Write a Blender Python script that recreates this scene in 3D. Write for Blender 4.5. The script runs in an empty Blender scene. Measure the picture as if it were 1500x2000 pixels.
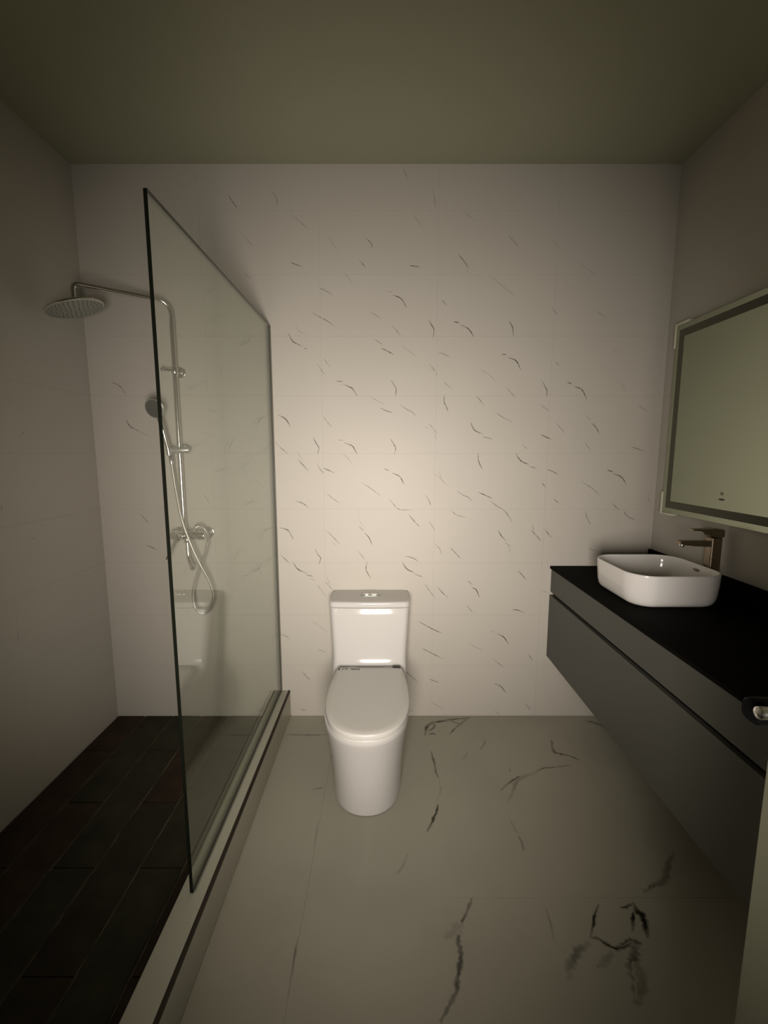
import bpy, bmesh, math, random
from mathutils import Vector, Matrix

S = bpy.context.scene
C = S.collection
random.seed(7)

# ---------------------------------------------------------------- camera
PITCH = math.atan(115 / 860)
cam_d = bpy.data.cameras.new('camera'); cam = bpy.data.objects.new('camera', cam_d); C.objects.link(cam)
cam.location = (0, 0, 1.45)
cam.rotation_euler = (math.pi / 2 - PITCH, 0, 0)
cam_d.sensor_fit = 'VERTICAL'; cam_d.sensor_height = 24.0
cam_d.lens = 860 / 2000 * 24.0
cam_d.shift_x = -0.001
cam_d.clip_start = 0.02
S.camera = cam

# ---------------------------------------------------------------- light and exposure
S.view_settings.view_transform = 'Standard'; S.view_settings.look = 'None'
S.view_settings.gamma = 1.0; S.view_settings.use_curve_mapping = False
S.view_settings.exposure = 0.0
w = bpy.data.worlds.new('world'); S.world = w; w.use_nodes = True
w.node_tree.nodes['Background'].inputs[0].default_value = (0.80, 0.84, 0.60, 1)
w.node_tree.nodes['Background'].inputs[1].default_value = 0.018

def area_light(name, loc, rot, sx, sy, power, color, spread):
    d = bpy.data.lights.new(name, 'AREA'); d.shape = 'RECTANGLE'; d.size = sx; d.size_y = sy
    d.energy = power; d.color = color; d.spread = math.radians(spread)
    o = bpy.data.objects.new(name, d); C.objects.link(o); o.location = loc; o.rotation_euler = rot
    return o
# daylight of the next room coming in through the doorway behind the camera
area_light('doorway_light', (-0.05, -0.30, 1.14), (math.pi / 2, 0, math.radians(0.8)), 0.56, 0.70, 22.0, (1.0, 0.905, 0.84), 86)
WALL_VEINS = [
 (0.6,-0.353,2.132,-0.311,2.11,-0.28,2.094,-0.256,2.075), (0.8,-0.476,2.032,-0.465,2.01,-0.454,1.997,-0.423,1.982), (0.6,-0.401,1.967,-0.39,1.966),
 (0.3,-0.44,2.073,-0.429,2.051,-0.402,2.037), (0.5,-0.303,1.916,-0.291,1.899,-0.278,1.882), (0.5,-0.335,1.886,-0.322,1.867,-0.308,1.846),
 (0.6,-0.239,1.809,-0.216,1.806), (0.9,-0.206,1.792,-0.179,1.78,-0.163,1.771,-0.145,1.742), (0.4,-0.071,2.136,-0.047,2.126,-0.028,2.11),
 (0.5,0.038,2.072,0.057,2.051,0.075,2.03), (0.5,-0.046,2.008,-0.031,1.997,-0.015,1.987), (0.8,-0.012,1.965,0.011,1.954,0.037,1.941),
 (0.35,0.089,1.976,0.124,1.95,0.148,1.932), (0.8,0.22,2.097,0.232,2.075,0.242,2.058,0.24,2.027), (0.8,0.344,2.093,0.364,2.089),
 (0.9,0.383,2.075,0.409,2.062,0.427,2.043,0.438,2.025), (0.6,0.271,1.948,0.293,1.939,0.316,1.929), (0.5,0.227,1.886,0.251,1.859,0.259,1.84),
 (0.2,0.211,1.878,0.263,1.848), (0.5,0.303,1.798,0.331,1.775), (0.35,0.483,1.863,0.519,1.84,0.551,1.813),
 (0.8,0.034,1.808,0.046,1.788,0.056,1.771,0.053,1.74), (0.4,-0.072,1.731,-0.041,1.713,-0.009,1.698), (0.7,-0.019,1.674,0.007,1.663,0.031,1.655),
 (0.55,0.082,1.69,0.11,1.67,0.138,1.656,0.154,1.638), (0.75,0.3,1.736,0.298,1.709,0.309,1.686,0.319,1.663), (0.6,0.463,1.732,0.479,1.717,0.498,1.694),
 (0.55,0.573,1.647,0.597,1.631,0.634,1.612), (0.9,-0.537,1.639,-0.512,1.627,-0.496,1.609,-0.485,1.588), (0.5,-0.308,1.627,-0.295,1.608,-0.277,1.588),
 (0.5,0.227,1.596,0.247,1.572,0.263,1.553), (0.3,0.251,1.549,0.262,1.521), (0.3,0.207,1.584,0.219,1.576),
 (0.9,0.439,1.598,0.449,1.576,0.464,1.561,0.492,1.55), (0.6,0.508,1.531,0.541,1.523), (0.8,-0.364,1.523,-0.351,1.497,-0.339,1.477,-0.345,1.451),
 (0.6,-0.556,1.501,-0.532,1.475,-0.505,1.451), (0.5,-0.234,1.516,-0.218,1.515), (0.9,-0.2,1.499,-0.17,1.488,-0.156,1.469,-0.146,1.449),
 (0.75,0.031,1.517,0.046,1.493,0.055,1.473,0.049,1.449), (0.3,-0.452,1.453,-0.425,1.421), (0.7,-0.443,1.411,-0.422,1.389,-0.402,1.365),
 (0.55,-0.347,1.393,-0.333,1.365,-0.317,1.349), (0.75,-0.313,1.372,-0.289,1.361,-0.267,1.351), (0.6,-0.001,1.369,0.019,1.361),
 (0.9,0.044,1.345,0.072,1.333,0.087,1.313,0.095,1.296), (0.35,-0.219,1.445,-0.191,1.425,-0.171,1.393), (0.55,-0.111,1.292,-0.074,1.268,-0.03,1.235),
 (0.75,0.479,1.441,0.482,1.409,0.499,1.373), (0.45,0.263,1.337,0.287,1.321,0.316,1.288), (0.3,0.279,1.353,0.291,1.321),
 (0.6,0.382,1.251,0.407,1.233,0.432,1.223,0.455,1.2), (0.85,0.493,1.245,0.521,1.233,0.551,1.219), (0.7,0.555,1.198,0.589,1.173,0.627,1.149,0.659,1.103),
 (0.5,-0.299,1.239,-0.271,1.216,-0.242,1.196), (0.75,-0.461,1.2,-0.431,1.192,-0.404,1.172), (0.6,0.028,1.206,0.052,1.177,0.077,1.158,0.13,1.155),
 (0.7,0.129,1.125,0.151,1.099,0.174,1.074), (0.7,0.215,1.229,0.228,1.206,0.236,1.186), (0.65,0.356,1.144,0.377,1.128,0.411,1.12),
 (0.25,-0.14,1.157,-0.133,1.099,-0.108,1.065), (0.6,-0.133,1.065,-0.114,1.047), (0.75,-0.104,1.03,-0.084,1.008,-0.072,0.977),
 (0.5,0.234,1.09,0.259,1.053), (0.85,-0.545,1.059,-0.509,1.047,-0.489,1.008), (0.4,0.268,0.969,0.289,0.948,0.296,0.926),
 (0.8,0.616,2.09,0.63,2.069,0.636,2.033), (0.7,0.586,1.939,0.603,1.937), (0.95,0.62,1.921,0.648,1.912,0.666,1.892,0.676,1.871),
 (0.3,0.827,2.146,0.845,2.131), (0.6,0.857,1.899,0.868,1.886), (0.5,0.619,1.77,0.637,1.75,0.655,1.733),
 (0.8,0.793,1.804,0.809,1.776,0.817,1.762,0.815,1.737), (0.5,0.792,1.688,0.824,1.667), (0.8,0.92,1.802,0.939,1.796),
 (0.95,0.958,1.781,0.987,1.77,1.006,1.746,1.016,1.724), (0.5,0.876,1.597,0.898,1.573,0.916,1.554), (0.75,0.8,1.542,0.823,1.531,0.845,1.523),
 (0.5,1.023,1.635,1.043,1.62), (0.75,1.056,1.597,1.075,1.58,1.089,1.554), (0.95,0.675,1.442,0.692,1.418,0.71,1.404,0.734,1.395),
 (0.6,0.75,1.381,0.775,1.374), (0.75,0.844,1.364,0.867,1.355,0.891,1.343), (0.4,0.706,1.491,0.728,1.473),
 (0.65,0.816,1.295,0.832,1.275), (0.55,1.028,1.496,1.05,1.47), (0.6,1.267,1.48,1.292,1.473,1.321,1.462),
 (0.8,1.151,1.362,1.174,1.355), (0.9,1.185,1.343,1.214,1.332,1.233,1.316,1.247,1.293), (0.55,1.033,1.295,1.073,1.27,1.109,1.239),
 (0.6,0.882,1.21,0.902,1.194), (0.6,1.189,1.188,1.208,1.167,1.223,1.158), (0.65,1.249,1.149,1.268,1.123,1.302,1.107),
 (0.7,1.049,1.141,1.058,1.113,1.074,1.086), (0.4,0.774,1.073,0.782,1.047), (0.75,0.775,1.041,0.798,1.018,0.817,0.996),
 (0.7,0.847,1.044,0.87,1.016), (0.8,0.598,1.044,0.611,1.02,0.633,0.996), (0.6,0.638,0.979,0.658,0.963),
 (0.3,0.657,0.952,0.663,0.926), (0.5,1.083,0.948,1.123,0.934), (0.3,1.143,1.954,1.178,1.937),
 (0.3,1.192,1.793,1.206,1.763), (0.4,1.286,1.69,1.319,1.665), (0.35,1.368,1.22,1.384,1.195),
 (0.35,1.043,2.139,1.07,2.126), (0.6,-0.502,1.036,-0.488,1.01), (0.6,-0.298,1.036,-0.258,0.995,-0.243,0.979),
 (0.3,-0.279,0.987,-0.256,0.963), (0.8,-0.367,0.941,-0.354,0.916,-0.342,0.898,-0.349,0.871), (0.6,-0.547,0.91,-0.51,0.873),
 (0.9,-0.485,0.871,-0.464,0.839,-0.427,0.821), (0.65,-0.413,0.806,-0.389,0.8), (0.3,-0.398,0.785,-0.375,0.779),
 (0.5,-0.138,0.931,-0.108,0.892), (0.75,-0.096,0.869,-0.101,0.836,-0.081,0.797), (0.4,-0.308,0.788,-0.297,0.758),
 (0.5,-0.314,0.764,-0.286,0.729), (0.5,-0.353,0.74,-0.324,0.697), (0.7,0.114,0.907,0.145,0.9,0.169,0.885),
 (0.95,0.096,0.869,0.117,0.839,0.149,0.823), (0.7,0.158,0.813,0.178,0.803,0.196,0.799), (0.6,0.22,0.746,0.26,0.69),
 (0.75,0.196,0.54,0.252,0.508,0.294,0.488), (0.35,-0.383,0.542,-0.328,0.501), (0.55,-0.568,0.475,-0.542,0.467,-0.523,0.452),
 (0.5,-0.357,0.386,-0.33,0.375), (0.6,-0.449,0.251,-0.417,0.215), (0.75,0.212,0.39,0.242,0.374,0.302,0.342),
 (0.6,-0.467,0.038,-0.44,0.031), (0.6,0.118,0.258,0.166,0.212), (0.5,0.256,0.211,0.29,0.199),
 (0.6,0.11,0.034,0.147,0.028), (0.5,0.267,0.97,0.291,0.946,0.297,0.925), (0.75,0.351,0.948,0.374,0.925,0.393,0.905),
 (0.6,0.446,0.771,0.464,0.755), (0.85,0.471,0.735,0.489,0.723,0.503,0.69), (0.7,0.288,0.733,0.311,0.705,0.332,0.687),
 (0.7,0.709,0.826,0.729,0.808,0.747,0.787), (0.6,0.445,0.631,0.468,0.603), (0.75,0.691,0.614,0.719,0.611,0.744,0.598),
 (0.4,0.847,0.718,0.868,0.71), (0.5,0.576,0.495,0.591,0.488), (0.9,0.614,0.475,0.644,0.46,0.667,0.427),
 (0.4,0.464,0.42,0.491,0.403,0.523,0.39), (0.5,0.599,0.326,0.645,0.29), (0.65,0.788,0.353,0.805,0.329),
 (0.65,0.253,0.213,0.291,0.2), (0.85,0.611,0.187,0.64,0.173,0.661,0.145), (0.4,0.27,0.072,0.317,0.045),
 (0.6,0.781,0.068,0.804,0.041), (0.5,0.616,0.029,0.635,0.008), (0.7,-1.367,1.799,-1.335,1.784,-1.314,1.755),
 (0.8,-1.312,1.611,-1.298,1.585,-1.265,1.567), (0.4,-1.261,1.562,-1.217,1.541), (0.6,-1.27,1.124,-1.246,1.093),
 (0.65,-1.253,0.966,-1.207,0.944), (0.4,-0.885,1.667,-0.854,1.656), (0.35,-0.923,1.553,-0.874,1.535),
 (0.35,-0.668,1.313,-0.641,1.283), (0.5,-0.941,1.232,-0.919,1.199), (0.3,-0.699,1.213,-0.686,1.194),
 (0.45,-0.68,0.859,-0.656,0.804), (0.3,-1.072,0.602,-1.052,0.567), (0.3,-1.454,1.705,-1.44,1.683),
 (0.7,-0.742,2.66,-0.713,2.619), (0.4,-0.537,2.683,-0.516,2.653,-0.517,2.623), (0.4,-0.435,2.574,-0.383,2.53),
 (0.4,-0.676,2.482,-0.642,2.444), (0.4,-0.683,2.32,-0.663,2.298), (0.6,-0.453,2.366,-0.413,2.352),
 (0.6,-0.091,2.475,-0.067,2.455,-0.063,2.436), (0.6,-0.121,2.374,-0.099,2.351), (0.6,-0.318,2.249,-0.289,2.237,-0.264,2.221),
 (0.5,0.016,2.237,0.028,2.232), (0.8,0.047,2.215,0.079,2.201,0.1,2.168), (0.35,-0.269,2.475,-0.24,2.436),
 (0.35,-0.713,2.19,-0.669,2.144), (0.4,-0.064,2.134,-0.03,2.114), (0.3,-0.196,2.32,-0.165,2.28),
 (0.35,0.088,2.783,0.104,2.746), (0.35,0.231,2.679,0.241,2.627), (0.3,0.388,2.589,0.429,2.559),
 (0.45,0.604,2.482,0.64,2.445), (0.8,0.128,2.353,0.161,2.349), (0.7,0.362,2.397,0.389,2.368,0.402,2.347),
 (0.3,0.401,2.331,0.409,2.32), (0.4,0.537,2.288,0.622,2.225), (0.5,0.282,2.193,0.299,2.174),
 (0.5,0.827,2.154,0.845,2.131), (0.35,0.957,2.359,1.014,2.316), (0.4,1.046,2.138,1.077,2.123),
 (0.3,0.142,2.574,0.177,2.528), (0.25,0.811,2.467,0.845,2.436), (0.25,0.883,2.273,0.901,2.249),
]
LEFT_VEINS = [
 (0.5,1.808,1.516,1.833,1.527,1.843,1.544), (0.4,1.694,1.253,1.695,1.223), (0.3,1.706,0.73,1.698,0.689),
 (0.3,1.843,1.083,1.818,1.103),
]
FLOOR_VEINS = [
 (0.7,0.015,0.471,2.263,0.352,2.242,0.264,2.218,0.222,2.179,0.208,2.105), (0.85,0.007,0.224,2.112,0.244,2.123,0.265,2.117),
 (0.5,0.011,0.271,2.226,0.259,2.173,0.221,2.141), (0.6,0.008,0.333,2.112,0.37,2.164,0.406,2.203,0.458,2.259),
 (0.6,0.007,0.351,2.238,0.379,2.218,0.407,2.206), (0.5,0.009,0.226,1.988,0.228,1.941,0.234,1.895,0.233,1.837,0.243,1.802),
 (0.2,0.006,0.241,1.802,0.24,1.73,0.212,1.657), (0.75,0.01,0.221,1.657,0.207,1.612,0.184,1.563,0.162,1.522),
 (0.6,0.012,0.848,2.073,0.834,2.021,0.83,1.98,0.861,1.964,0.895,1.953), (1,0.006,0.891,1.953,0.909,1.937,0.929,1.922),
 (0.6,0.008,0.872,1.887,0.773,1.873,0.729,1.866,0.679,1.837,0.599,1.809,0.544,1.772,0.499,1.73), (0.3,0.013,0.7,1.84,0.638,1.82,0.58,1.776,0.55,1.724,0.509,1.663),
 (0.4,0.006,0.575,1.866,0.579,1.848), (0.62,0.012,0.285,1.265,0.267,1.233,0.248,1.206,0.227,1.167,0.219,1.136,0.222,1.107,0.216,1.078,0.204,1.051,0.194,1.015,0.17,0.981,0.142,0.947),
 (0.2,0.021,0.241,1.186,0.218,1.173,0.18,1.142), (0.8,0.008,0.692,1.247,0.665,1.213,0.645,1.183,0.62,1.148),
 (0.95,0.008,0.616,1.148,0.642,1.145,0.658,1.131,0.678,1.119,0.71,1.123,0.743,1.136), (0.45,0.021,0.611,1.136,0.565,1.107,0.528,1.073,0.509,1.036),
 (0.3,0.019,0.601,1.073,0.634,1.084,0.668,1.107), (0.22,0.007,0.085,1.431,0.062,1.379,0.038,1.346),
 (0.3,0.008,0.515,2.076,0.493,2.03,0.464,1.996), (0.2,0.006,0.406,1.98,0.37,1.925),
 (0.4,0.007,0.509,1.507,0.513,1.478,0.51,1.44), (0.2,0.006,0.498,1.59,0.504,1.547,0.509,1.507),
 (0.25,0.006,0.515,1.24,0.515,1.193,0.508,1.136), (0.4,0.007,-0.318,1.733,-0.296,1.743,-0.268,1.749),
 (0.2,0.005,-0.265,1.579,-0.266,1.517,-0.263,1.45), (0.6,0.015,1.082,2.242,1.141,2.212,1.175,2.173,1.189,2.108),
 (0.9,0.008,0.755,1.235,0.774,1.237,0.792,1.244,0.808,1.251), (0.9,0.016,0.808,1.254,0.804,1.23,0.814,1.209,0.808,1.181,0.789,1.146),
 (0.9,0.009,0.793,1.223,0.774,1.195,0.757,1.164), (0.9,0.014,0.676,1.115,0.702,1.121,0.731,1.134,0.751,1.136,0.766,1.13),
 (0.6,0.028,0.747,1.13,0.723,1.097,0.71,1.067,0.695,1.03,0.668,0.982), (0.4,0.021,0.725,1.082,0.712,1.044,0.68,0.992),
 (0.5,0.016,1.061,1.435,1.007,1.387,0.97,1.341,0.943,1.319,0.905,1.308,0.862,1.287), (0.35,0.009,-0.55,1.335,-0.527,1.282,-0.521,1.24),
 (0.4,0.006,-0.262,1.149,-0.263,1.095,-0.261,0.998), (0.35,0.011,-0.512,2.118,-0.404,2.11,-0.298,2.114),
]

# ---------------------------------------------------------------- materials
def newmat(name):
    m = bpy.data.materials.new(name); m.use_nodes = True
    return m, m.node_tree.nodes, m.node_tree.links, m.node_tree.nodes['Principled BSDF']
def mat(name, col, rough=0.5, metal=0.0, spec=0.5, vary=0.04, scale=30.0, bump=0.0, coat=0.0, rvary=0.0):
    m, n, l, b = newmat(name)
    tc = n.new('ShaderNodeTexCoord'); nz = n.new('ShaderNodeTexNoise'); nz.inputs['Scale'].default_value = scale
    nz.inputs['Detail'].default_value = 4
    l.new(tc.outputs['Object'], nz.inputs['Vector'])
    mx = n.new('ShaderNodeMix'); mx.data_type = 'RGBA'
    mx.inputs['A'].default_value = (*[max(0, c * (1 - vary)) for c in col], 1)
    mx.inputs['B'].default_value = (*[min(1, c * (1 + vary)) for c in col], 1)
    l.new(nz.outputs['Fac'], mx.inputs['Factor']); l.new(mx.outputs['Result'], b.inputs['Base Color'])
    b.inputs['Roughness'].default_value = rough; b.inputs['Metallic'].default_value = metal
    b.inputs['Specular IOR Level'].default_value = spec; b.inputs['Coat Weight'].default_value = coat
    if rvary:
        mr = n.new('ShaderNodeMapRange'); mr.inputs['To Min'].default_value = rough - rvary; mr.inputs['To Max'].default_value = rough + rvary
        l.new(nz.outputs['Fac'], mr.inputs['Value']); l.new(mr.outputs['Result'], b.inputs['Roughness'])
    if bump:
        bp = n.new('ShaderNodeBump'); bp.inputs['Strength'].default_value = bump; bp.inputs['Distance'].default_value = 0.002
        l.new(nz.outputs['Fac'], bp.inputs['Height']); l.new(bp.outputs['Normal'], b.inputs['Normal'])
    return m
def tile_mat(name, col, veincol, rough, cloud, nscale):
    """glazed tile; the printed veins come from the 'vein' attribute broken up by noise"""
    m, n, l, b = newmat(name)
    tc = n.new('ShaderNodeTexCoord'); geo = n.new('ShaderNodeNewGeometry')
    nz = n.new('ShaderNodeTexNoise'); nz.inputs['Scale'].default_value = 1.7; nz.inputs['Detail'].default_value = 5
    l.new(geo.outputs['Position'], nz.inputs['Vector'])
    base = n.new('ShaderNodeMix'); base.data_type = 'RGBA'
    base.inputs['A'].default_value = (*[c * (1 - cloud) for c in col], 1); base.inputs['B'].default_value = (*col, 1)
    rmp = n.new('ShaderNodeMapRange'); rmp.inputs['From Min'].default_value = 0.35; rmp.inputs['From Max'].default_value = 0.6
    l.new(nz.outputs['Fac'], rmp.inputs['Value']); l.new(rmp.outputs['Result'], base.inputs['Factor'])
    at = n.new('ShaderNodeAttribute'); at.attribute_name = 'vein'
    n2 = n.new('ShaderNodeTexNoise'); n2.inputs['Scale'].default_value = nscale; n2.inputs['Detail'].default_value = 6
    l.new(geo.outputs['Position'], n2.inputs['Vector'])
    r2 = n.new('ShaderNodeMapRange'); r2.inputs['From Min'].default_value = 0.36; r2.inputs['From Max'].default_value = 0.58
    r2.inputs['To Min'].default_value = 0.55; r2.inputs['To Max'].default_value = 1.25
    l.new(n2.outputs['Fac'], r2.inputs['Value'])
    mu = n.new('ShaderNodeMath'); mu.operation = 'MULTIPLY'; mu.use_clamp = True
    l.new(at.outputs['Fac'], mu.inputs[0]); l.new(r2.outputs['Result'], mu.inputs[1])
    mx = n.new('ShaderNodeMix'); mx.data_type = 'RGBA'; mx.inputs['B'].default_value = (*veincol, 1)
    l.new(base.outputs['Result'], mx.inputs['A']); l.new(mu.outputs[0], mx.inputs['Factor'])
    l.new(mx.outputs['Result'], b.inputs['Base Color'])
    b.inputs['Roughness'].default_value = rough; b.inputs['Specular IOR Level'].default_value = 0.2
    return m
M = {}
M['wall_tile'] = tile_mat('white_wall_tile', (0.46, 0.433, 0.372), (0.03, 0.024, 0.015), 0.50, 0.03, 60)
M['floor_tile'] = tile_mat('marble_floor_tile', (0.36, 0.342, 0.268), (0.016, 0.017, 0.010), 0.30, 0.10, 16)
M['grout'] = mat('grout', (0.40, 0.385, 0.33), 0.9)
M['floor_grout'] = mat('floor_grout', (0.22, 0.21, 0.165), 0.9)
M['paint'] = mat('ceiling_paint', (0.35, 0.352, 0.245), 0.85, bump=0.15, scale=220)
M['slate'] = mat('dark_plank_tile', (0.024, 0.019, 0.010), 0.55, vary=0.9, scale=9, bump=1.0, spec=0.2)
M['slate_red'] = mat('dark_plank_tile_red', (0.034, 0.020, 0.010), 0.55, vary=0.9, scale=10, bump=1.0, spec=0.2)
M['slate_green'] = mat('dark_plank_tile_green', (0.025, 0.025, 0.011), 0.55, vary=0.9, scale=8, bump=1.0, spec=0.2)
M['dark_grout'] = mat('dark_grout', (0.075, 0.062, 0.038), 0.9, vary=0.95, scale=14)
M['ceramic'] = mat('white_ceramic', (0.53, 0.517, 0.48), 0.10, vary=0.01, spec=0.35)
M['basin'] = mat('white_basin_ceramic', (0.74, 0.72, 0.67), 0.10, vary=0.01, spec=0.45)
M['seat'] = mat('white_seat_plastic', (0.56, 0.545, 0.49), 0.32, vary=0.01)
M['chrome'] = mat('chrome', (0.72, 0.70, 0.66), 0.16, 1.0, vary=0.05)
M['hose'] = mat('brushed_hose_steel', (0.50, 0.48, 0.43), 0.42, 0.85, vary=0.1, scale=200)
M['chrome_dull'] = mat('dull_chrome', (0.40, 0.42, 0.38), 0.35, 0.6, vary=0.05)
M['nickel'] = mat('brushed_nickel', (0.34, 0.28, 0.20), 0.34, 1.0, vary=0.15, scale=90)
M['rubber'] = mat('grey_rubber', (0.11, 0.108, 0.09), 0.55, vary=0.2, scale=200)
M['stone'] = mat('black_stone_top', (0.005, 0.0048, 0.0035), 0.7, vary=0.3, scale=60, spec=0.03)
M['cabinet'] = mat('grey_lacquer', (0.077, 0.077, 0.063), 0.45, vary=0.04, spec=0.3)
M['gap'] = mat('black_gap', (0.004, 0.004, 0.003), 0.9, spec=0.0)
M['trim'] = mat('dark_bronze_trim', (0.030, 0.022, 0.014), 0.45, 0.5, vary=0.2)
M['sill'] = mat('curb_sill_tile', (0.36, 0.352, 0.272), 0.4, vary=0.04, scale=12)
M['seal'] = mat('grey_silicone', (0.16, 0.155, 0.12), 0.5)
M['door'] = mat('white_door_paint', (0.16, 0.16, 0.105), 0.5, bump=0.05)
M['black_metal'] = mat('black_metal', (0.003, 0.003, 0.003), 0.35, spec=0.04)
M['foam'] = mat('white_foam', (0.62, 0.62, 0.48), 0.9, bump=0.3, scale=120)
M['strip'] = mat('frosted_light_strip', (0.10, 0.098, 0.068), 0.5, spec=0.2)
M['print'] = mat('dark_print', (0.03, 0.025, 0.02), 0.6)
M['mirror'] = mat('mirror_silver', (0.42, 0.455, 0.34), 0.22, 1.0, vary=0.01)
M['edge'] = mat('green_glass_edge', (0.005, 0.006, 0.0035), 0.4, spec=0.1)
def glass_mat():
    m, n, l, b = newmat('clear_green_glass'); n.remove(b)
    out = n['Material Output']
    t = n.new('ShaderNodeBsdfTransparent'); t.inputs[0].default_value = (0.96, 0.972, 0.945, 1)
    g = n.new('ShaderNodeBsdfGlossy'); g.inputs['Roughness'].default_value = 0.03; g.inputs[0].default_value = (0.97, 1, 0.96, 1)
    geo = n.new('ShaderNodeNewGeometry'); dot = n.new('ShaderNodeVectorMath'); dot.operation = 'DOT_PRODUCT'
    l.new(geo.outputs['Incoming'], dot.inputs[0]); l.new(geo.outputs['Normal'], dot.inputs[1])
    ab = n.new('ShaderNodeMath'); ab.operation = 'ABSOLUTE'; l.new(dot.outputs['Value'], ab.inputs[0])
    su = n.new('ShaderNodeMath'); su.operation = 'SUBTRACT'; su.inputs[0].default_value = 1; l.new(ab.outputs[0], su.inputs[1])
    pw = n.new('ShaderNodeMath'); pw.operation = 'POWER'; pw.inputs[1].default_value = 5; l.new(su.outputs[0], pw.inputs[0])
    ma = n.new('ShaderNodeMath'); ma.operation = 'MULTIPLY_ADD'; ma.inputs[1].default_value = 0.95; ma.inputs[2].default_value = 0.045
    l.new(pw.outputs[0], ma.inputs[0])
    mx = n.new('ShaderNodeMixShader'); l.new(ma.outputs[0], mx.inputs[0]); l.new(t.outputs[0], mx.inputs[1]); l.new(g.outputs[0], mx.inputs[2])
    l.new(mx.outputs[0], out.inputs['Surface'])
    return m
M['glass'] = glass_mat()

# ---------------------------------------------------------------- mesh helpers
def put(name, me, m, parent=None, loc=(0, 0, 0), smooth=False):
    if isinstance(me, bmesh.types.BMesh):
        d = bpy.data.meshes.new(name); bmesh.ops.recalc_face_normals(me, faces=me.faces[:]) if smooth != 'keep' else None
        me.to_mesh(d); me.free(); me = d
        for mm in (m if isinstance(m, (list, tuple)) else [m]): me.materials.append(mm)
        if smooth:
            me.shade_smooth()
            me.set_sharp_from_angle(angle=math.radians(40))
    o = bpy.data.objects.new(name, me); C.objects.link(o)
    if parent: o.parent = parent
    o.location = loc
    return o
def wput(name, bm, m, parent=None, smooth=False):
    o = put(name, bm, m, parent, smooth=smooth)
    if parent:
        base = Vector((0, 0, 0)); p = parent
        while p: base += p.location; p = p.parent
        for v in o.data.vertices: v.co -= base
    return o
def thing(name, label, cat, loc):
    o = bpy.data.objects.new(name, None); C.objects.link(o); o.location = loc; o.empty_display_size = 0.05
    o['label'] = label; o['category'] = cat
    return o
def box(bm, x0, x1, y0, y1, z0, z1, bev=0.0, seg=2):
    r = bmesh.ops.create_cube(bm, size=1.0)
    vs = r['verts']
    bmesh.ops.scale(bm, verts=vs, vec=(x1 - x0, y1 - y0, z1 - z0))
    bmesh.ops.translate(bm, verts=vs, vec=((x0 + x1) / 2, (y0 + y1) / 2, (z0 + z1) / 2))
    if bev:
        es = list({e for v in vs for e in v.link_edges})
        bmesh.ops.bevel(bm, geom=es, offset=bev, segments=seg, profile=0.5, affect='EDGES', clamp_overlap=True)
    return bm
def B(*a, **k): return box(bmesh.new(), *a, **k)
def loft(bm, rings, cap0=True, cap1=True):
    R = [[bm.verts.new(p) for p in r] for r in rings]
    n = len(R[0])
    for a, b in zip(R, R[1:]):
        for i in range(n): bm.faces.new((a[i], a[(i + 1) % n], b[(i + 1) % n], b[i]))
    if cap0: bm.faces.new(R[0][::-1])
    if cap1: bm.faces.new(R[-1])
    return bm
def rrect(x0, x1, y0, y1, r, z, n=8, bulge=0.0):
    pts = []
    for cx, cy, a0 in ((x1 - r, y1 - r, 0), (x0 + r, y1 - r, 90), (x0 + r, y0 + r, 180), (x1 - r, y0 + r, 270)):
        for i in range(n + 1):
            a = math.radians(a0 + 90 * i / n); pts.append([cx + r * math.cos(a), cy + r * math.sin(a), z])
    if bulge:      # extra points along the front edge, bowed forward
        k = 3 * (n + 1); ex = []
        for i in range(1, 12):
            t = i / 12; x = x0 + r + (x1 - x0 - 2 * r) * t
            ex.append([x, y0, z])
        pts = pts[:k] + ex + pts[k:]
        h = (x1 - x0) / 2; c = (x0 + x1) / 2
        for p in pts:
            if p[1] < (y0 + y1) / 2: p[1] -= bulge * (1 - min(1, abs(p[0] - c) / h) ** 2)
    return pts
def frame_path(pts):
    P = [Vector(p) for p in pts]; T = []
    for i in range(len(P)):
        a = P[max(i - 1, 0)]; b = P[min(i + 1, len(P) - 1)]; T.append((b - a).normalized())
    up = Vector((0, 0, 1)) if abs(T[0].z) < 0.9 else Vector((0, 1, 0))
    u = (up - T[0] * up.dot(T[0])).normalized(); out = []
    for p, t in zip(P, T):
        u = (u - t * u.dot(t)).normalized(); out.append((p, t, u, t.cross(u)))
    return out
def tube(bm, pts, r, n=16):
    rr = r if isinstance(r, (list, tuple)) else [r] * len(pts)
    loft(bm, [[p + (u * math.cos(2 * math.pi * k / n) + v * math.sin(2 * math.pi * k / n)) * q for k in range(n)]
              for (p, t, u, v), q in zip(frame_path(pts), rr)])
    return bm
def smooth_path(pts, n=8):
    P = [Vector(p) for p in pts]; P = [P[0] * 2 - P[1]] + P + [P[-1] * 2 - P[-2]]; out = []
    for i in range(1, len(P) - 2):
        for k in range(n):
            t = k / n
            out.append(0.5 * ((2 * P[i]) + (P[i + 1] - P[i - 1]) * t + (2 * P[i - 1] - 5 * P[i] + 4 * P[i + 1] - P[i + 2]) * t * t
                              + (3 * P[i] - P[i - 1] - 3 * P[i + 1] + P[i + 2]) * t ** 3))
    out.append(P[-2]); return out
def cyl(bm, a, b, r, n=24, bev=0.0):
    a, b = Vector(a), Vector(b); d = (b - a).normalized()
    pts = [a, b]; rr = [r, r]
    if bev: pts = [a, a + d * bev * .3, a + d * bev, b - d * bev, b - d * bev * .3, b]; rr = [r - bev, r - bev * .3, r, r, r - bev * .3, r - bev]
    return tube(bm, pts, rr, n)

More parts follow.
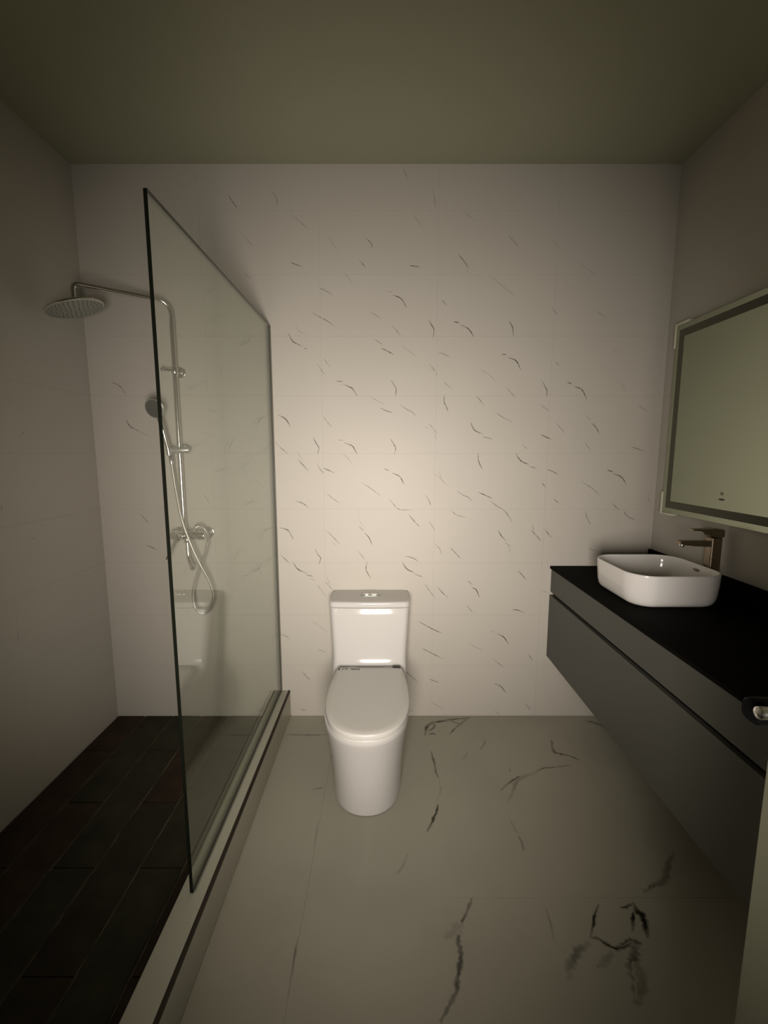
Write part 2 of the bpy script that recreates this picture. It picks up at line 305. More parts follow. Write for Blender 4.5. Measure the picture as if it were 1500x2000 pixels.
# ---------------------------------------------------------------- tiled surfaces with printed veins
def ribbon(bm, layer, pts, nrm, width, strength):
    jit = width > .008
    """a flat printed vein: strong in the middle, fading to the sides and ends"""
    P = smooth_path([Vector(p) for p in pts], 5) if len(pts) > 2 else [Vector(pts[0]).lerp(Vector(pts[1]), i / 4) for i in range(5)]
    n = len(P); rows = []
    for i, p in enumerate(P):
        t = (P[min(i + 1, n - 1)] - P[max(i - 1, 0)]).normalized(); s = t.cross(nrm).normalized()
        e = math.sin(math.pi * (0.06 + 0.88 * i / (n - 1))) ** 0.45
        wd = width * e * 0.5
        if jit: wd *= random.uniform(.65, 1.3); p = p + s * width * random.uniform(-.10, .10)
        row = []
        for k, f in ((-1, 0), (-.45, .75), (0, 1), (.45, .75), (1, 0)):
            v = bm.verts.new(p + s * k * wd); v[layer] = f * strength * min(1, e * 1.1); row.append(v)
        rows.append(row)
    for a, b in zip(rows, rows[1:]):
        for i in range(4):
            f = bm.faces.new((a[i], a[i + 1], b[i + 1], b[i])); f.normal_update()
            if f.normal.dot(nrm) < 0: f.normal_flip()
def tile_mesh(sx, sy, th, veins, key):
    """tile centred on x,y, top face at z=0; veins = [(strength, width, [(x,y)...])]"""
    bm = bmesh.new(); lay = bm.verts.layers.float.new('vein')
    box(bm, -sx / 2, sx / 2, -sy / 2, sy / 2, -th, 0, 0.0002, 1)
    bmesh.ops.recalc_face_normals(bm, faces=bm.faces[:])
    for i, (st, wd, pts) in enumerate(veins):
        ribbon(bm, lay, [(x, y, 0.00015 + 0.00002 * (i % 5)) for x, y in pts], Vector((0, 0, 1)), wd, st)
    d = bpy.data.meshes.new('tile'); bm.to_mesh(d); bm.free()
    return d
def tiled(parent, xs, ys_for, material, th, gap, veins, rot, to_world):
    """xs: list of column edges, ys_for(col) row edges; to_world maps the tile centre (a,b) to a location"""
    cells = []
    for i in range(len(xs) - 1):
        ys = ys_for(i)
        for j in range(len(ys) - 1): cells.append((xs[i], xs[i + 1], ys[j], ys[j + 1], []))
    for st, wd, pts in veins:
        mx, my = pts[len(pts) // 2] if len(pts) > 2 else ((pts[0][0] + pts[1][0]) / 2, (pts[0][1] + pts[1][1]) / 2)
        for c in cells:
            if c[0] <= mx < c[1] and c[2] <= my < c[3]:
                cx, cy = (c[0] + c[1]) / 2, (c[2] + c[3]) / 2
                c[4].append((st, wd, [(x - cx, y - cy) for x, y in pts])); break
    cache = {}
    for x0, x1, y0, y1, vs in cells:
        sx, sy = x1 - x0 - gap, y1 - y0 - gap
        key = (round(sx, 4), round(sy, 4))
        if vs or key not in cache:
            me = tile_mesh(sx, sy, th, vs, key); me.materials.append(material)
            if not vs: cache[key] = me
        else: me = cache[key]
        o = bpy.data.objects.new('tile', me); C.objects.link(o); o.parent = parent
        o.location = to_world((x0 + x1) / 2, (y0 + y1) / 2); o.rotation_euler = rot
def edges(start, step, lo, hi):
    k = math.ceil((lo - start) / step); out = [lo]
    while start + k * step < hi - 1e-4:
        e = start + k * step
        if e > lo + 0.004: out.append(e)
        k += 1
    return out + [hi]
def struct(name, bm, m):
    o = put(name, bm, m); o['kind'] = 'structure'; return o

XL, XR, YB, YF, ZC = -1.487, 1.405, 2.281, -0.15, 2.805
T = 0.0012
# walls: backing slabs in grout colour, tiles proud of them
wb = struct('wall_back', B(XL - .12, XR + .12, YB + T, YB + .15, -.1, ZC + .1), M['grout'])
wl = struct('wall_left', B(XL - .12, XL - T, YF - .15, YB + T, -.1, ZC + .1), M['grout'])
wr = struct('wall_right', B(XR + T, XR + .12, YF - .15, YB + T, -.1, ZC + .1), M['grout'])
struct('ceiling', B(XL - .12, XR + .12, YF - .15, YB + .15, ZC, ZC + .1), M['paint'])
DX0, DX1, DZ = -0.30, 0.66, 2.15
bm = bmesh.new()
box(bm, XL - T, DX0, YF - .12, YF, -.05, ZC); box(bm, DX1, XR + T, YF - .12, YF, -.05, ZC); box(bm, DX0, DX1, YF - .12, YF, DZ, ZC)
struct('wall_front', bm, M['paint'])
rows = edges(0.009, 0.288, 0.0, ZC)
def longer(p):      # carry the ends a little further, where the print fades out
    a = (p[0][0] + (p[0][0] - p[1][0]) * .3, p[0][1] + (p[0][1] - p[1][1]) * .3)
    b = (p[-1][0] + (p[-1][0] - p[-2][0]) * .3, p[-1][1] + (p[-1][1] - p[-2][1]) * .3)
    return [a] + p[1:-1] + [b]
def pairs(e, k): return [(e[i], e[i + 1]) for i in range(k, len(e) - 1, 2)]
tiled(wb, edges(0.258, 0.576, XL, XR), lambda i: rows, M['wall_tile'], T, 0.0003,
      [(min(1, e[0] * 1.15), 0.0030 + 0.0036 * e[0], longer(pairs(e, 1))) for e in WALL_VEINS],
      (math.pi / 2, 0, 0), lambda a, b: (a, YB, b))
# left wall: tile local x -> world -y ... seen from the room
def side_tiles(parent, x, sgn, veins):
    es = [YF] + [YB - 0.576 * k for k in range(4, -1, -1)]
    cells = [(es[i], es[i + 1], rows[j], rows[j + 1]) for i in range(len(es) - 1) for j in range(len(rows) - 1)]
    cache = {}
    for y0, y1, z0, z1 in cells:
        cy, cz = (y0 + y1) / 2, (z0 + z1) / 2
        # local x = world y * sgn, local y = world z, local z = inward normal (+x for the left wall)
        vs = [(e[0], 0.006, [((y - cy) * sgn, z - cz) for y, z in pairs(e, 1)]) for e in veins if y0 <= e[1] < y1 and z0 <= e[2] < z1]
        key = (round(y1 - y0, 3), round(z1 - z0, 3))
        if vs or key not in cache:
            me = tile_mesh(y1 - y0 - .0004, z1 - z0 - .0004, T, vs, key); me.materials.append(M['wall_tile'])
            if not vs: cache[key] = me
        else: me = cache[key]
        o = bpy.data.objects.new('tile', me); C.objects.link(o); o.parent = parent
        o.location = (x, cy, cz); o.rotation_euler = (math.pi / 2, 0, math.pi / 2 * sgn)
side_tiles(wl, XL, 1, LEFT_VEINS)
side_tiles(wr, XR, -1, [])

# ---------------------------------------------------------------- floor
fl = struct('floor', B(XL - .1, XR + .1, YF - .12, YB + .1, -.12, -.010), M['grout'])
put('grout_bed', B(-.535, XR, YF - .12, YB, -.0108, -.0009), M['floor_grout'], fl)
FV = [(min(1, e[0] * 1.15), e[1] * 1.75, pairs(e, 2)) for e in FLOOR_VEINS]
def frows(i): return [YF - .12, 0.914, 2.114, YB] if i == 0 else [YF - .12, 0.068, 1.268, YB]
tiled(fl, [-0.535, -0.26, 0.94, XR], frows, M['floor_tile'], .011, 0.0007, FV, (0, 0, 0), lambda a, b: (a, b, 0))
# the shower's dark plank tiles
px = [XL + .155 * k for k in range(6)] + [-0.60]
for i in range(6):
    x0, x1 = px[i], px[i + 1]
    off = 1.373 if i % 2 == 0 else 1.667
    ys = edges(off - 6 * .31, .62, YF - .12, YB)
    for j in range(len(ys) - 1):
        y0, y1 = ys[j], ys[j + 1]
        bm = bmesh.new(); g = 0.0022
        # uneven split-stone edge: both long edges wander by a millimetre or two
        n = max(3, int((y1 - y0) / .035)); rings = []
        random.seed(i * 31 + j)
        for k in range(n + 1):
            y = y0 + g + (y1 - y0 - 2 * g) * k / n
            a = x0 + g * .5 + random.uniform(0, .0045); b = x1 - g * .5 - random.uniform(0, .0045); h = random.uniform(-.0012, 0)
            rings.append([(a, y, -.010), (a, y, h - .002), (a + .003, y, h), (b - .003, y, h + random.uniform(-.0006, 0)), (b, y, h - .002), (b, y, -.010)])
        loft(bm, rings)
        cx, cy = (x0 + x1) / 2, (y0 + y1) / 2
        for v in bm.verts: v.co -= Vector((cx, cy, 0))
        put('plank', bm, M[random.choice(['slate', 'slate', 'slate_red', 'slate_green'])], fl, (cx, cy, 0))
g_ = put('grout_bed', B(XL, -.60, YF - .12, YB, -.009, -.0042), M['dark_grout'], fl)

# ---------------------------------------------------------------- shower curb
CX0, CX1, CZ = -0.612, -0.524, 0.152
curb = thing('shower_curb', 'pale tiled shower curb with a thin dark trim strip along its top edge', 'curb', (-0.568, 1.0, 0))
wput('side_tile', B(CX0 + .003, CX1, YF, YB - .001, 0, CZ - .010, .001, 1), M['floor_tile'], curb)
wput('sill', B(CX0, CX1 - .009, YF, YB - .001, CZ - .010, CZ, .0025, 2), M['sill'], curb)
bm = bmesh.new()
prof = [(CX1 - .0095, CZ + .0006), (CX1 - .003, CZ + .0006), (CX1 + .0006, CZ - .003), (CX1 + .0006, CZ - .0105), (CX1 - .0095, CZ - .0105)]
loft(bm, [[(x, y, z) for x, z in prof] for y in (YF, YB - .001)])
o = wput('edge_trim', bm, M['trim'], curb); o['label'] = 'dark metal edge strip'
# base joint, a thin pale sealant line where curb meets floor
wput('base_sealant', B(CX1, CX1 + .004, YF, YB - .001, 0, .0045, .0015, 1), M['sill'], curb)

# ---------------------------------------------------------------- glass screen
GX, GY0, GZ0, GZ1 = -0.5745, 1.147, CZ, 2.079
gs = thing('glass_screen', 'frameless clear green-tinted glass shower screen standing on the curb', 'shower screen', (GX, 1.7, CZ))
bm = bmesh.new(); box(bm, GX - .005, GX + .005, GY0, YB - .004, GZ0 + .002, GZ1)
bmesh.ops.recalc_face_normals(bm, faces=bm.faces[:])
for f in bm.faces: f.material_index = 0 if abs(f.normal.x) > .9 else 1
wput('glass_pane', bm, [M['glass'], M['edge']], gs)
bm = bmesh.new(); box(bm, GX - .0085, GX - .0052, YB - .014, YB - .002, GZ0, GZ1 - .004, .0008, 1); box(bm, GX + .0052, GX + .0085, YB - .014, YB - .002, GZ0, GZ1 - .004, .0008, 1)
wput('wall_channel', bm, M['seal'], gs)
bm = bmesh.new(); box(bm, GX + .0052, GX + .0095, GY0 + .004, YB - .015, GZ0, GZ0 + .005, .001, 1); box(bm, GX - .0095, GX - .0052, GY0 + .004, YB - .015, GZ0, GZ0 + .005, .001, 1)
wput('bottom_seal', bm, M['seal'], gs)

# ---------------------------------------------------------------- toilet
TX = -0.077
tl = thing('toilet', 'white one-piece toilet with closed lid standing against the back wall', 'toilet', (TX, 1.95, 0))
def ushape(w, yf, yb, ell, z, n=20, e=2.15, r=0.02):
    pts = []
    for i in range(n * 2 + 1):
        a = math.pi * i / (2 * n)
        c, s = math.cos(a), math.sin(a)
        pts.append((TX + w * math.copysign(abs(c) ** (2 / e), c), yf + ell - ell * abs(s) ** (2 / e), z))
    for k in range(1, 7): pts.append((TX - w, yf + ell + (yb - r - yf - ell) * k / 6, z))
    for k in range(1, 4): a = math.pi / 2 * k / 3; pts.append((TX - w + r - r * math.cos(a), yb - r + r * math.sin(a), z))
    for k in range(3): a = math.pi / 2 * (1 - k / 3); pts.append((TX + w - r + r * math.cos(a), yb - r + r * math.sin(a), z))
    for k in range(0, 6): pts.append((TX + w, yb - r + (yf + ell - yb + r) * k / 6, z))
    return pts
bm = bmesh.new(); R = []
for z, wd, yf, ell in ((0, .140, 1.600, .19), (.004, .1445, 1.593, .19), (.03, .1465, 1.589, .19), (.12, .149, 1.577, .20), (.20, .154, 1.562, .205), (.27, .161, 1.543, .21),
                       (.33, .169, 1.520, .22), (.365, .174, 1.504, .225), (.382, .1755, 1.498, .225), (.389, .174, 1.500, .225), (.391, .170, 1.505, .225)):
    R.append(ushape(wd, yf, YB - .003, ell, z))
loft(bm, R)
wput('bowl', bm, M['ceramic'], tl, smooth=True)
bm = bmesh.new(); R = []
for z, wd, yf in ((.385, .179, 1.985), (.395, .180, 2.010), (.405, .181, 2.030), (.42, .1815, 2.045), (.445, .182, 2.055), (.50, .1855, 2.066), (.58, .191, 2.078), (.65, .1955, 2.086), (.690, .1975, 2.090), (.693, .1965, 2.092)):
    R.append(rrect(TX - wd, TX + wd, yf, YB - .003, .028, z, 6, .008))
loft(bm, R); wput('tank', bm, M['ceramic'], tl, smooth=True)
bm = bmesh.new(); R = []
for z, wd, yf in ((.6955, .197, 2.091), (.697, .1995, 2.088), (.702, .2005, 2.087), (.716, .2005, 2.087), (.7215, .1985, 2.089), (.724, .195, 2.093), (.7255, .185, 2.103)):
    R.append(rrect(TX - wd, TX + wd, yf, YB - .003 - (.0 if wd > .19 else .008), .026, z, 6, .008))
loft(bm, R); lid = wput('tank_lid', bm, M['ceramic'], tl, smooth=True)
def pill(bm, cx, cy, hw, hh, z0, z1, bev=.001):
    r = hh - .0002
    loft(bm, [rrect(cx - hw, cx + hw, cy - hh, cy + hh, r, z0, 8), rrect(cx - hw, cx + hw, cy - hh, cy + hh, r, z1 - bev, 8),
              rrect(cx - hw + bev, cx + hw - bev, cy - hh + bev, cy + hh - bev, r - bev, z1, 8)])
BY = 2.195
bm = bmesh.new(); pill(bm, TX + .002, BY, .054, .023, .724, .7285); ring = wput('button_ring', bm, M['chrome_dull'], tl, smooth=True); ring.name = 'flush_button'
for x0, x1 in ((-.034, -.004), (.0, .038)):
    bm = bmesh.new(); box(bm, TX + x0, TX + x1, BY - .013, BY + .013, .727, .7315, .0018, 2); wput('push_plate', bm, M['chrome'], ring, smooth=True)
# seat and closed lid
def seat_outline(grow, z):
    pts = []
    half = [(0, 1.484), (.045, 1.490), (.085, 1.508), (.120, 1.540), (.147, 1.585), (.165, 1.640), (.1745, 1.700), (.1765, 1.760), (.1745, 1.830), (.169, 1.895), (.161, 1.955), (.154, 1.992), (.149, 2.003), (.140, 2.006), (0, 2.006)]
    P = smooth_path([Vector((x, y, 0)) for x, y in half[:12]], 4) + [Vector((x, y, 0)) for x, y in half[12:]]
    c = Vector((0, 1.75, 0))
    for p in P:
        d = (p - c); q = p - d.normalized() * grow; pts.append((TX + .004 + q.x, q.y, z))
    left = [(2 * (TX + .004) - x, y, zz) for x, y, zz in pts[1:-1]]
    return pts + left[::-1]
bm = bmesh.new(); loft(bm, [seat_outline(g, z) for g, z in ((.008, .391), (.004, .393), (.003, .400), (.005, .4035), (.008, .4045))]); wput('seat_ring', bm, M['seat'], tl, smooth=True)
bm = bmesh.new(); loft(bm, [seat_outline(g, z) for g, z in ((.006, .4065), (.001, .408), (.0, .414), (.0, .422), (.0015, .427), (.005, .4295), (.03, .4308), (.08, .4315))])
sl = wput('seat_lid', bm, M['seat'], tl, smooth=True)
bm = bmesh.new()
for s in (-1, 1): wput('lid_hinge', B(TX + .004 + s * .085 - .02, TX + .004 + s * .085 + .02, 2.004, 2.022, .392, .424, .004, 2), M['seat'], tl, smooth=True)
# small dark print on the lid's back edge, left, and a dark sticker, right
def text(name, s, size, loc, parent, m, rot=(0, 0, 0)):
    cu = bpy.data.curves.new(name, 'FONT'); cu.body = s; cu.size = size; cu.extrude = 0.0002; cu.resolution_u = 2; cu.offset = size * .05
    tmp = bpy.data.objects.new('tmp', cu); C.objects.link(tmp)
    dg = bpy.context.evaluated_depsgraph_get(); me = bpy.data.meshes.new_from_object(tmp.evaluated_get(dg)); bpy.data.objects.remove(tmp)
    me.materials.clear(); me.materials.append(m)
    o = bpy.data.objects.new(name, me); C.objects.link(o); o.parent = parent
    base = Vector((0, 0, 0)); p = parent
    while p: base += p.location; p = p.parent
    o.location = Vector(loc) - base; o.rotation_euler = rot
    return o
o = text('printed_text', 'CT  3833', 0.021, (TX - .128, 1.969, .4307), sl, M['print']); o['label'] = 'small dark printed lettering'
o.scale = (1.05, 1.0, 1)
wput('printed_mark', B(TX - .145, TX - .138, 1.968, 1.986, .4302, .4311, .0003, 1), M['print'], sl)
wput('sticker', B(TX + .114, TX + .150, 1.990, 2.008, .4285, .4312, .0003, 1), M['print'], sl)['label'] = 'small dark rectangular sticker'

# ---------------------------------------------------------------- vanity
VX, VY0 = 0.880, 0.66
va = thing('vanity_cabinet', 'wall-hung matte grey vanity cabinet with a long flat drawer front', 'cabinet', (1.14, 1.47, 0.357))
bm = bmesh.new(); box(bm, VX + .022, XR - .002, VY0 + .002, YB - .004, .359, .838, .001, 1); wput('carcass', bm, M['gap'], va)
wput('top_rail', B(VX + .004, VX + .0225, VY0, YB - .003, .716, .8425, .0012, 1), M['cabinet'], va)
dr = wput('drawer_front', B(VX, VX + .020, VY0, YB - .003, .355, .700, .0015, 2), M['cabinet'], va)
wput('finger_groove', B(VX + .0195, VX + .0225, VY0, YB - .004, .7005, .7155), M['gap'], va)
wput('side_panel', B(VX + .0226, XR - .002, VY0 - .016, VY0 + .0015, .355, .842, .001, 1), M['cabinet'], va)
wput('bottom_panel', B(VX + .0226, XR - .002, VY0, YB - .004, .345, .3585, .001, 1), M['cabinet'], va)
ct = put('countertop', B(VX - .004, XR - .001, VY0 - .03, YB - .002, .843, .857, .001, 1), M['stone'])
ct['label'] = 'long black stone countertop lying on the grey vanity'; ct['category'] = 'countertop'
bs = put('backsplash', B(XR - .016, XR - .001, VY0 - .03, YB - .002, .8571, .949, .0012, 1), M['stone'])
bs['label'] = 'low black upstand strip along the wall behind the white basin'; bs['category'] = 'backsplash'

# ---------------------------------------------------------------- basin
bx0, bx1, by0, by1, bz = .945, 1.318, 1.612, 1.990, .8572
ba = thing('vessel_basin', 'white rounded-square ceramic vessel basin standing on the black countertop', 'sink', ((bx0 + bx1) / 2, (by0 + by1) / 2, bz))
bm = bmesh.new(); R = []
for ins, z, r in ((.036, 0, .065), (.028, .002, .070), (.018, .009, .078), (.011, .020, .085), (.006, .040, .090), (.002, .080, .094), (0, .124, .096), (.0006, .1285, .0955), (.003, .1305, .094), (.0062, .1300, .091), (.008, .127, .089),
                  (.011, .100, .086), (.016, .060, .082), (.026, .036, .078), (.045, .024, .072), (.08, .018, .06), (.13, .015, .035)):
    R.append(rrect(bx0 + ins, bx1 - ins, by0 + ins, by1 - ins, r, bz + z, 12))
loft(bm, R); wput('basin_bowl', bm, M['basin'], ba, smooth=True)
cx, cy = (bx0 + bx1) / 2, (by0 + by1) / 2
bm = bmesh.new(); cyl(bm, (cx, cy, bz + .0152), (cx, cy, bz + .019), .031, 28, .0015); wput('drain_plug', bm, M['chrome'], ba, smooth=True)
bm = bmesh.new(); loft(bm, [[(bx1 - .0135 + dx, 1.80 + .017 * math.cos(a) , bz + .107 + .0055 * math.sin(a)) for a in [2 * math.pi * k / 20 for k in range(20)]] for dx in (.003, -.0006)])
wput('overflow_slot', bm, M['nickel'], ba, smooth=True)

# ---------------------------------------------------------------- faucet
fx0, fx1, fy0, fy1 = 1.3285, 1.3725, 1.755, 1.799
fa = thing('basin_faucet', 'tall square brushed-nickel faucet standing behind the white basin', 'faucet', (1.35, 1.777, .857))
bm = bmesh.new(); loft(bm, [rrect(fx0 - e, fx1 + e, fy0 - e, fy1 + e, .007, z, 4) for z, e in ((.857, .003), (.860, .003), (.861, 0), (1.106, 0), (1.108, -.002))]); wput('faucet_body', bm, M['nickel'], fa, smooth=True)
bm = bmesh.new()
def yring(x, z0, z1, y0, y1, r=.003, n=3):
    return [(x, a, b) for a, b, _ in rrect(y0, y1, z0, z1, r, 0, n)]
loft(bm, [yring(x, z0, z1, 1.777 - h, 1.777 + h) for x, z0, z1, h in ((fx0 + .004, 1.070, 1.094, .017), (1.26, 1.073, 1.0945, .0165), (1.222, 1.077, 1.0945, .016), (1.206, 1.082, 1.0925, .014))]); sp = wput('spout', bm, M['nickel'], fa, smooth=True)
bm = bmesh.new(); cyl(bm, (1.221, 1.777, 1.068), (1.221, 1.777, 1.080), .0095, 20, .001); wput('aerator', bm, M['chrome'], sp, smooth=True)
bm = bmesh.new()
loft(bm, [yring(x, z0, z1, 1.777 - h, 1.777 + h, .0022) for x, z0, z1, h in ((1.378, 1.118, 1.137, .020), (1.374, 1.110, 1.1415, .022), (1.345, 1.110, 1.1445, .0225), (1.327, 1.114, 1.1445, .0225), (1.312, 1.131, 1.1435, .021), (1.28, 1.1355, 1.1425, .018), (1.252, 1.1375, 1.1425, .015))])
wput('lever_handle', bm, M['nickel'], fa, smooth=True)

# ---------------------------------------------------------------- mirror
my0, my1, mz0, mz1, mx = 1.41, 2.165, 1.163, 2.040, 1.372
mi = thing('wall_mirror', 'frameless rectangular backlit mirror hanging on the right wall above the faucet', 'mirror', (XR, (my0 + my1) / 2, (mz0 + mz1) / 2))
wput('backing_frame', B(mx + .006, XR - .0005, my0 + .03, my1 - .03, mz0 + .03, mz1 - .03, .001, 1), M['foam'], mi)
mg = wput('mirror_glass', B(mx, mx + .0055, my0, my1, mz0, mz1, .001, 1), M['mirror'], mi)
bm = bmesh.new(); a, b = .024, .058
for (y0, y1, z0, z1) in ((my0 + a, my1 - a, mz0 + a, mz0 + b), (my0 + a, my1 - a, mz1 - b, mz1 - a), (my0 + a, my0 + b, mz0 + b, mz1 - b), (my1 - b, my1 - a, mz0 + b, mz1 - b)):
    box(bm, mx - .0004, mx + .0002, y0, y1, z0, z1)
wput('light_strip', bm, M['strip'], mg)['label'] = 'dark frosted light strip'
bm = bmesh.new(); loft(bm, [[(x, 1.786 + .0165 * math.cos(t), 1.262 + .0042 * math.sin(t)) for t in [2 * math.pi * k / 20 for k in range(20)]] for x in (mx - .0004, mx + .0001)])
wput('touch_button', bm, M['strip'], mg)
bm = bmesh.new(); box(bm, mx - .0004, mx + .0001, 1.780, 1.792, 1.280, 1.292); box(bm, mx - .0004, mx + .0001, 1.7945, 1.7965, 1.279, 1.293)
m2 = mat('faint_print', (0.20, 0.21, 0.13), 0.4); wput('printed_icon', bm, m2, mg)
for zc, sg in ((mz0, 1), (mz1, -1)):
    bm = bmesh.new(); t = .011; L = .10
    y1 = my1
    # vertical arm on the mirror's end, horizontal arm along its bottom or top
    z_a, z_b = sorted((zc - sg * t, zc + sg * L))
    box(bm, mx - .004, mx + .022, y1 + .0005, y1 + t, z_a, z_b, .003, 2)
    z_a, z_b = sorted((zc - sg * t, zc - sg * .0005))
    box(bm, mx - .004, mx + .022, y1 - .085, y1 + .0005, z_a, z_b, .003, 2)
    wput('corner_guard', bm, M['foam'], mi, smooth=True)

# ---------------------------------------------------------------- shower column
sx, sy = -1.022, 2.212
sc = thing('shower_column', 'chrome rain shower column with round overhead rose on the back wall', 'shower', (sx, YB, 1.04))
ex, ey, ez = -1.330, 1.985, 2.166
d = Vector((ex - sx, ey - sy, 0)).normalized()
path = [Vector((sx, sy, 1.05)), Vector((sx, sy, 1.4)), Vector((sx, sy, 1.9)), Vector((sx, sy, 2.08))]
rb = .062
for k in range(0, 9):
    a = math.pi / 2 * k / 8; path.append(Vector((sx, sy, ez - rb)) + d * rb * (1 - math.cos(a)) + Vector((0, 0, rb * math.sin(a))))
r2 = .022
e = Vector((ex, ey, ez))
path.append(e - d * .2)
for k in range(0, 7):
    a = math.pi / 2 * k / 6; path.append(e - d * r2 + d * r2 * math.sin(a) - Vector((0, 0, r2 * (1 - math.cos(a)))))
path.append(e + Vector((0, 0, -.072)))
k0 = 3
bm = bmesh.new(); tube(bm, path[:k0 + 1], .0115, 20); wput('riser_pipe', bm, M['chrome'], sc, smooth=True)
bm = bmesh.new(); tube(bm, path[k0:], .0098, 20); wput('shower_arm', bm, M['chrome'], sc, smooth=True)
bm = bmesh.new(); hz = ez - .100
prof = [(.008, .034), (.013, .030), (.015, .014), (.03, .011), (.08, .0095), (.110, .0065), (.1145, .003), (.1145, -.002), (.1115, -.0045)]
loft(bm, [[(ex + r * math.cos(2 * math.pi * k / 48), ey + r * math.sin(2 * math.pi * k / 48), hz + z) for k in range(48)] for r, z in prof])
def tilt(b):      # the rose hangs a little askew on its ball joint
    bmesh.ops.rotate(b, verts=b.verts[:], cent=(ex, ey, hz), matrix=Matrix.Rotation(math.radians(-16), 3, 'Y') @ Matrix.Rotation(math.radians(6), 3, 'X'))
tilt(bm); sh = wput('shower_head', bm, M['chrome'], sc, smooth=True)
bm = bmesh.new()
loft(bm, [[(ex + r * math.cos(2 * math.pi * k / 48), ey + r * math.sin(2 * math.pi * k / 48), hz - .0045 + z) for k in range(48)] for r, z in ((.1085, 0), (.1075, -.001))])
tilt(bm); np_ = wput('nozzle_plate', bm, M['chrome_dull'], sh)
bm = bmesh.new()
for rr_, cnt in ((.018, 6), (.036, 12), (.054, 18), (.072, 24), (.088, 30), (.101, 36)):
    for k in range(cnt):
        a = 2 * math.pi * k / cnt; x, y = ex + rr_ * math.cos(a), ey + rr_ * math.sin(a)
        loft(bm, [[(x + q * math.cos(t), y + q * math.sin(t), hz - zz) for t in [math.pi * j / 3 for j in range(6)]] for q, zz in ((.0022, .0053), (.0014, .0085))])
tilt(bm); nz = wput('nozzles', bm, M['rubber'], sh); nz['kind'] = 'stuff'
# wall bracket
bm = bmesh.new(); cyl(bm, (sx, sy, 1.848), (sx, YB - .004, 1.848), .0075, 16); cyl(bm, (sx, YB - .012, 1.848), (sx, YB - .0005, 1.848), .026, 28, .003)
cyl(bm, (sx, sy, 1.832), (sx, sy, 1.864), .0155, 20, .002); cyl(bm, (sx - .058, sy - .004, 1.852), (sx - .012, sy, 1.848), .0055, 14, .001); cyl(bm, (sx - .064, sy - .004, 1.853), (sx - .052, sy - .004, 1.852), .009, 16, .0015)
wput('wall_bracket', bm, M['chrome'], sc, smooth=True)
# hand-shower slider
bm = bmesh.new(); cyl(bm, (sx - .058, sy - .022, 1.462), (sx + .055, sy - .004, 1.466), .0165, 24, .010); cyl(bm, (sx + .01, sy - .004, 1.478), (sx + .035, sy - .004, 1.484), .0075, 14, .002)
wput('slider_holder', bm, M['chrome_dull'], sc, smooth=True)
# mixer
bm = bmesh.new(); mzc = 1.035
cyl(bm, (-1.085, sy - .008, mzc), (-.912, sy - .008, mzc), .0235, 28, .005)
for x in (-1.075, -.925): cyl(bm, (x, sy - .004, mzc + .003), (x, YB - .004, mzc + .003), .013, 18); cyl(bm, (x, YB - .014, mzc + .003), (x, YB - .0005, mzc + .003), .031, 28, .005)
cyl(bm, (sx, sy - .002, mzc + .01), (sx, sy, mzc + .05), .015, 20, .002)
mb = wput('mixer_body', bm, M['chrome'], sc, smooth=True)
bm = bmesh.new(); cyl(bm, (-1.035, sy - .03, mzc + .002), (-1.038, sy - .062, mzc - .004), .020, 24, .004)
tube(bm, [(-1.038, sy - .055, mzc - .012), (-1.052, sy - .075, mzc - .05), (-1.070, sy - .10, mzc - .105)], [.0085, .0075, .0085], 14)
wput('mixer_lever', bm, M['chrome'], mb, smooth=True)
bm = bmesh.new(); cyl(bm, (-1.003, sy - .018, mzc - .012), (-1.003, sy - .018, mzc - .034), .0155, 20, .002)
tube(bm, smooth_path([(-1.003, sy - .018, mzc - .03), (-1.000, sy - .022, mzc - .075), (-.996, sy - .028, mzc - .112), (-.982, sy - .042, mzc - .136), (-.966, sy - .058, mzc - .152)], 5), .0095, 16)
cyl(bm, (-.972, sy - .052, mzc - .146), (-.958, sy - .066, mzc - .160), .0125, 18, .002)
wput('spout', bm, M['chrome'], sc, smooth=True)

# ---------------------------------------------------------------- hand shower and hose
hs = thing('hand_shower', 'grey-faced hand shower with twisted chrome hose clipped to the shower column', 'hand shower', (-1.06, 2.175, 1.46))
hc = Vector((-1.087, 2.128, 1.660)); hn = Vector((-.10, -.93, -.35)).normalized()
u = hn.orthogonal().normalized(); v = hn.cross(u)
def disc(bm, prof, n=36):
    loft(bm, [[hc + hn * z + (u * math.cos(2 * math.pi * k / n) + v * math.sin(2 * math.pi * k / n)) * r for k in range(n)] for r, z in prof])
bm = bmesh.new(); disc(bm, ((.012, -.022), (.030, -.016), (.044, -.006), (.0475, .001), (.0465, .005), (.043, .007))); wput('spray_head', bm, M['chrome_dull'], hs, smooth=True)
bm = bmesh.new(); disc(bm, ((.041, .0065), (.041, .0085), (.036, .0095), (.015, .0095))); wput('spray_face', bm, M['rubber'], hs, smooth=True)
bm = bmesh.new(); tube(bm, smooth_path([hc - hn * .012 + Vector((.004, .0, -.02)), (-1.074, 2.146, 1.60), (-1.066, 2.160, 1.53), (-1.060, 2.172, 1.475), (-1.058, 2.176, 1.440)], 5),
                       [.011 + .0015 * math.sin(i / 20 * math.pi) for i in range(21)], 16); wput('handle', bm, M['chrome'], hs, smooth=True)
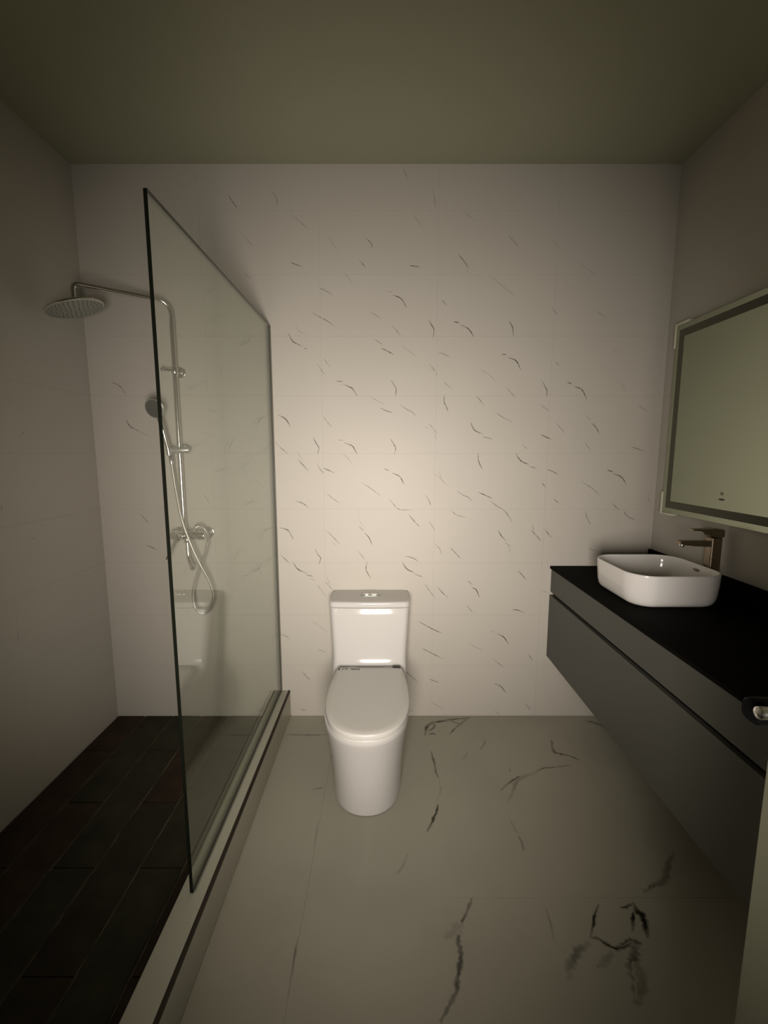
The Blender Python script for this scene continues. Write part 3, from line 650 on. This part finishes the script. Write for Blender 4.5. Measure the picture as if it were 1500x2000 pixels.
XZ = [(-1.052, 1.440), (-1.030, 1.262), (-1.002, 1.121), (-.962, .991), (-.926, .899), (-.888, .806), (-.873, .725), (-.892, .660), (-.938, .632), (-.975, .660), (-.982, .745), (-.950, .850), (-.922, .910), (-.898, .978), (-.890, 1.030), (-.905, 1.066), (-.940, 1.082), (-.965, 1.072), (-.972, 1.050)]
YY = [2.176, 2.165, 2.150, 2.148, 2.150, 2.160, 2.165, 2.168, 2.172, 2.178, 2.182, 2.184, 2.182, 2.176, 2.176, 2.186, 2.200, 2.207, 2.206]
hp = smooth_path([(x, y, z) for (x, z), y in zip(XZ, YY)], 24)
bm = bmesh.new(); tube(bm, hp, [.0062 + (.0009 if i % 2 else 0) for i in range(len(hp))], 12); wput('hose', bm, M['hose'], hs, smooth=True)
for a, b in ((hp[0], hp[6]), (hp[-1], hp[-10])):
    bm = bmesh.new(); cyl(bm, a, b, .0095, 16, .001); wput('hose_nut', bm, M['chrome'], hs, smooth=True)

# ---------------------------------------------------------------- door, standing open on the right
dx0, dx1, dy1 = 0.620, 0.660, 0.655
door = struct('door_1', B(dx0, dx1, YF + .01, dy1, .008, 2.11, .002, 2), M['door'])
hnd = bpy.data.objects.new('door_handle', None); C.objects.link(hnd); hnd.parent = door; hnd['label'] = 'black door handle with chrome barrel'
bm = bmesh.new(); hy, hz = .600, 1.076
loft(bm, [[(x, hy + r * 1.05 * math.copysign(abs(math.cos(t)) ** .75, math.cos(t)), hz + r * math.copysign(abs(math.sin(t)) ** .75, math.sin(t))) for t in [2 * math.pi * k / 32 for k in range(32)]] for x, r in ((dx0 + .0005, .026), (dx0 - .008, .026), (dx0 - .011, .016), (dx0 - .03, .015), (dx0 - .042, .0172), (dx0 - .070, .0180), (dx0 - .083, .0172), (dx0 - .086, .0145))])
wput('knob', bm, M['black_metal'], hnd, smooth=True)
bm = bmesh.new()
cb = hz + .014; by_ = hy - .027
cyl(bm, (.521, by_, cb), (.542, by_, cb - .001), .0088, 22, .0018)
tube(bm, [(.541, by_, cb - .001), (.545, by_, cb - .001), (.5455, by_, cb - .001), (.585, by_ + .004, cb - .002), (dx0 + .001, by_ + .010, cb - .003)], [.0045, .0045, .0068, .0068, .0068], 18)
wput('chrome_barrel', bm, M['chrome'], hnd, smooth=True)
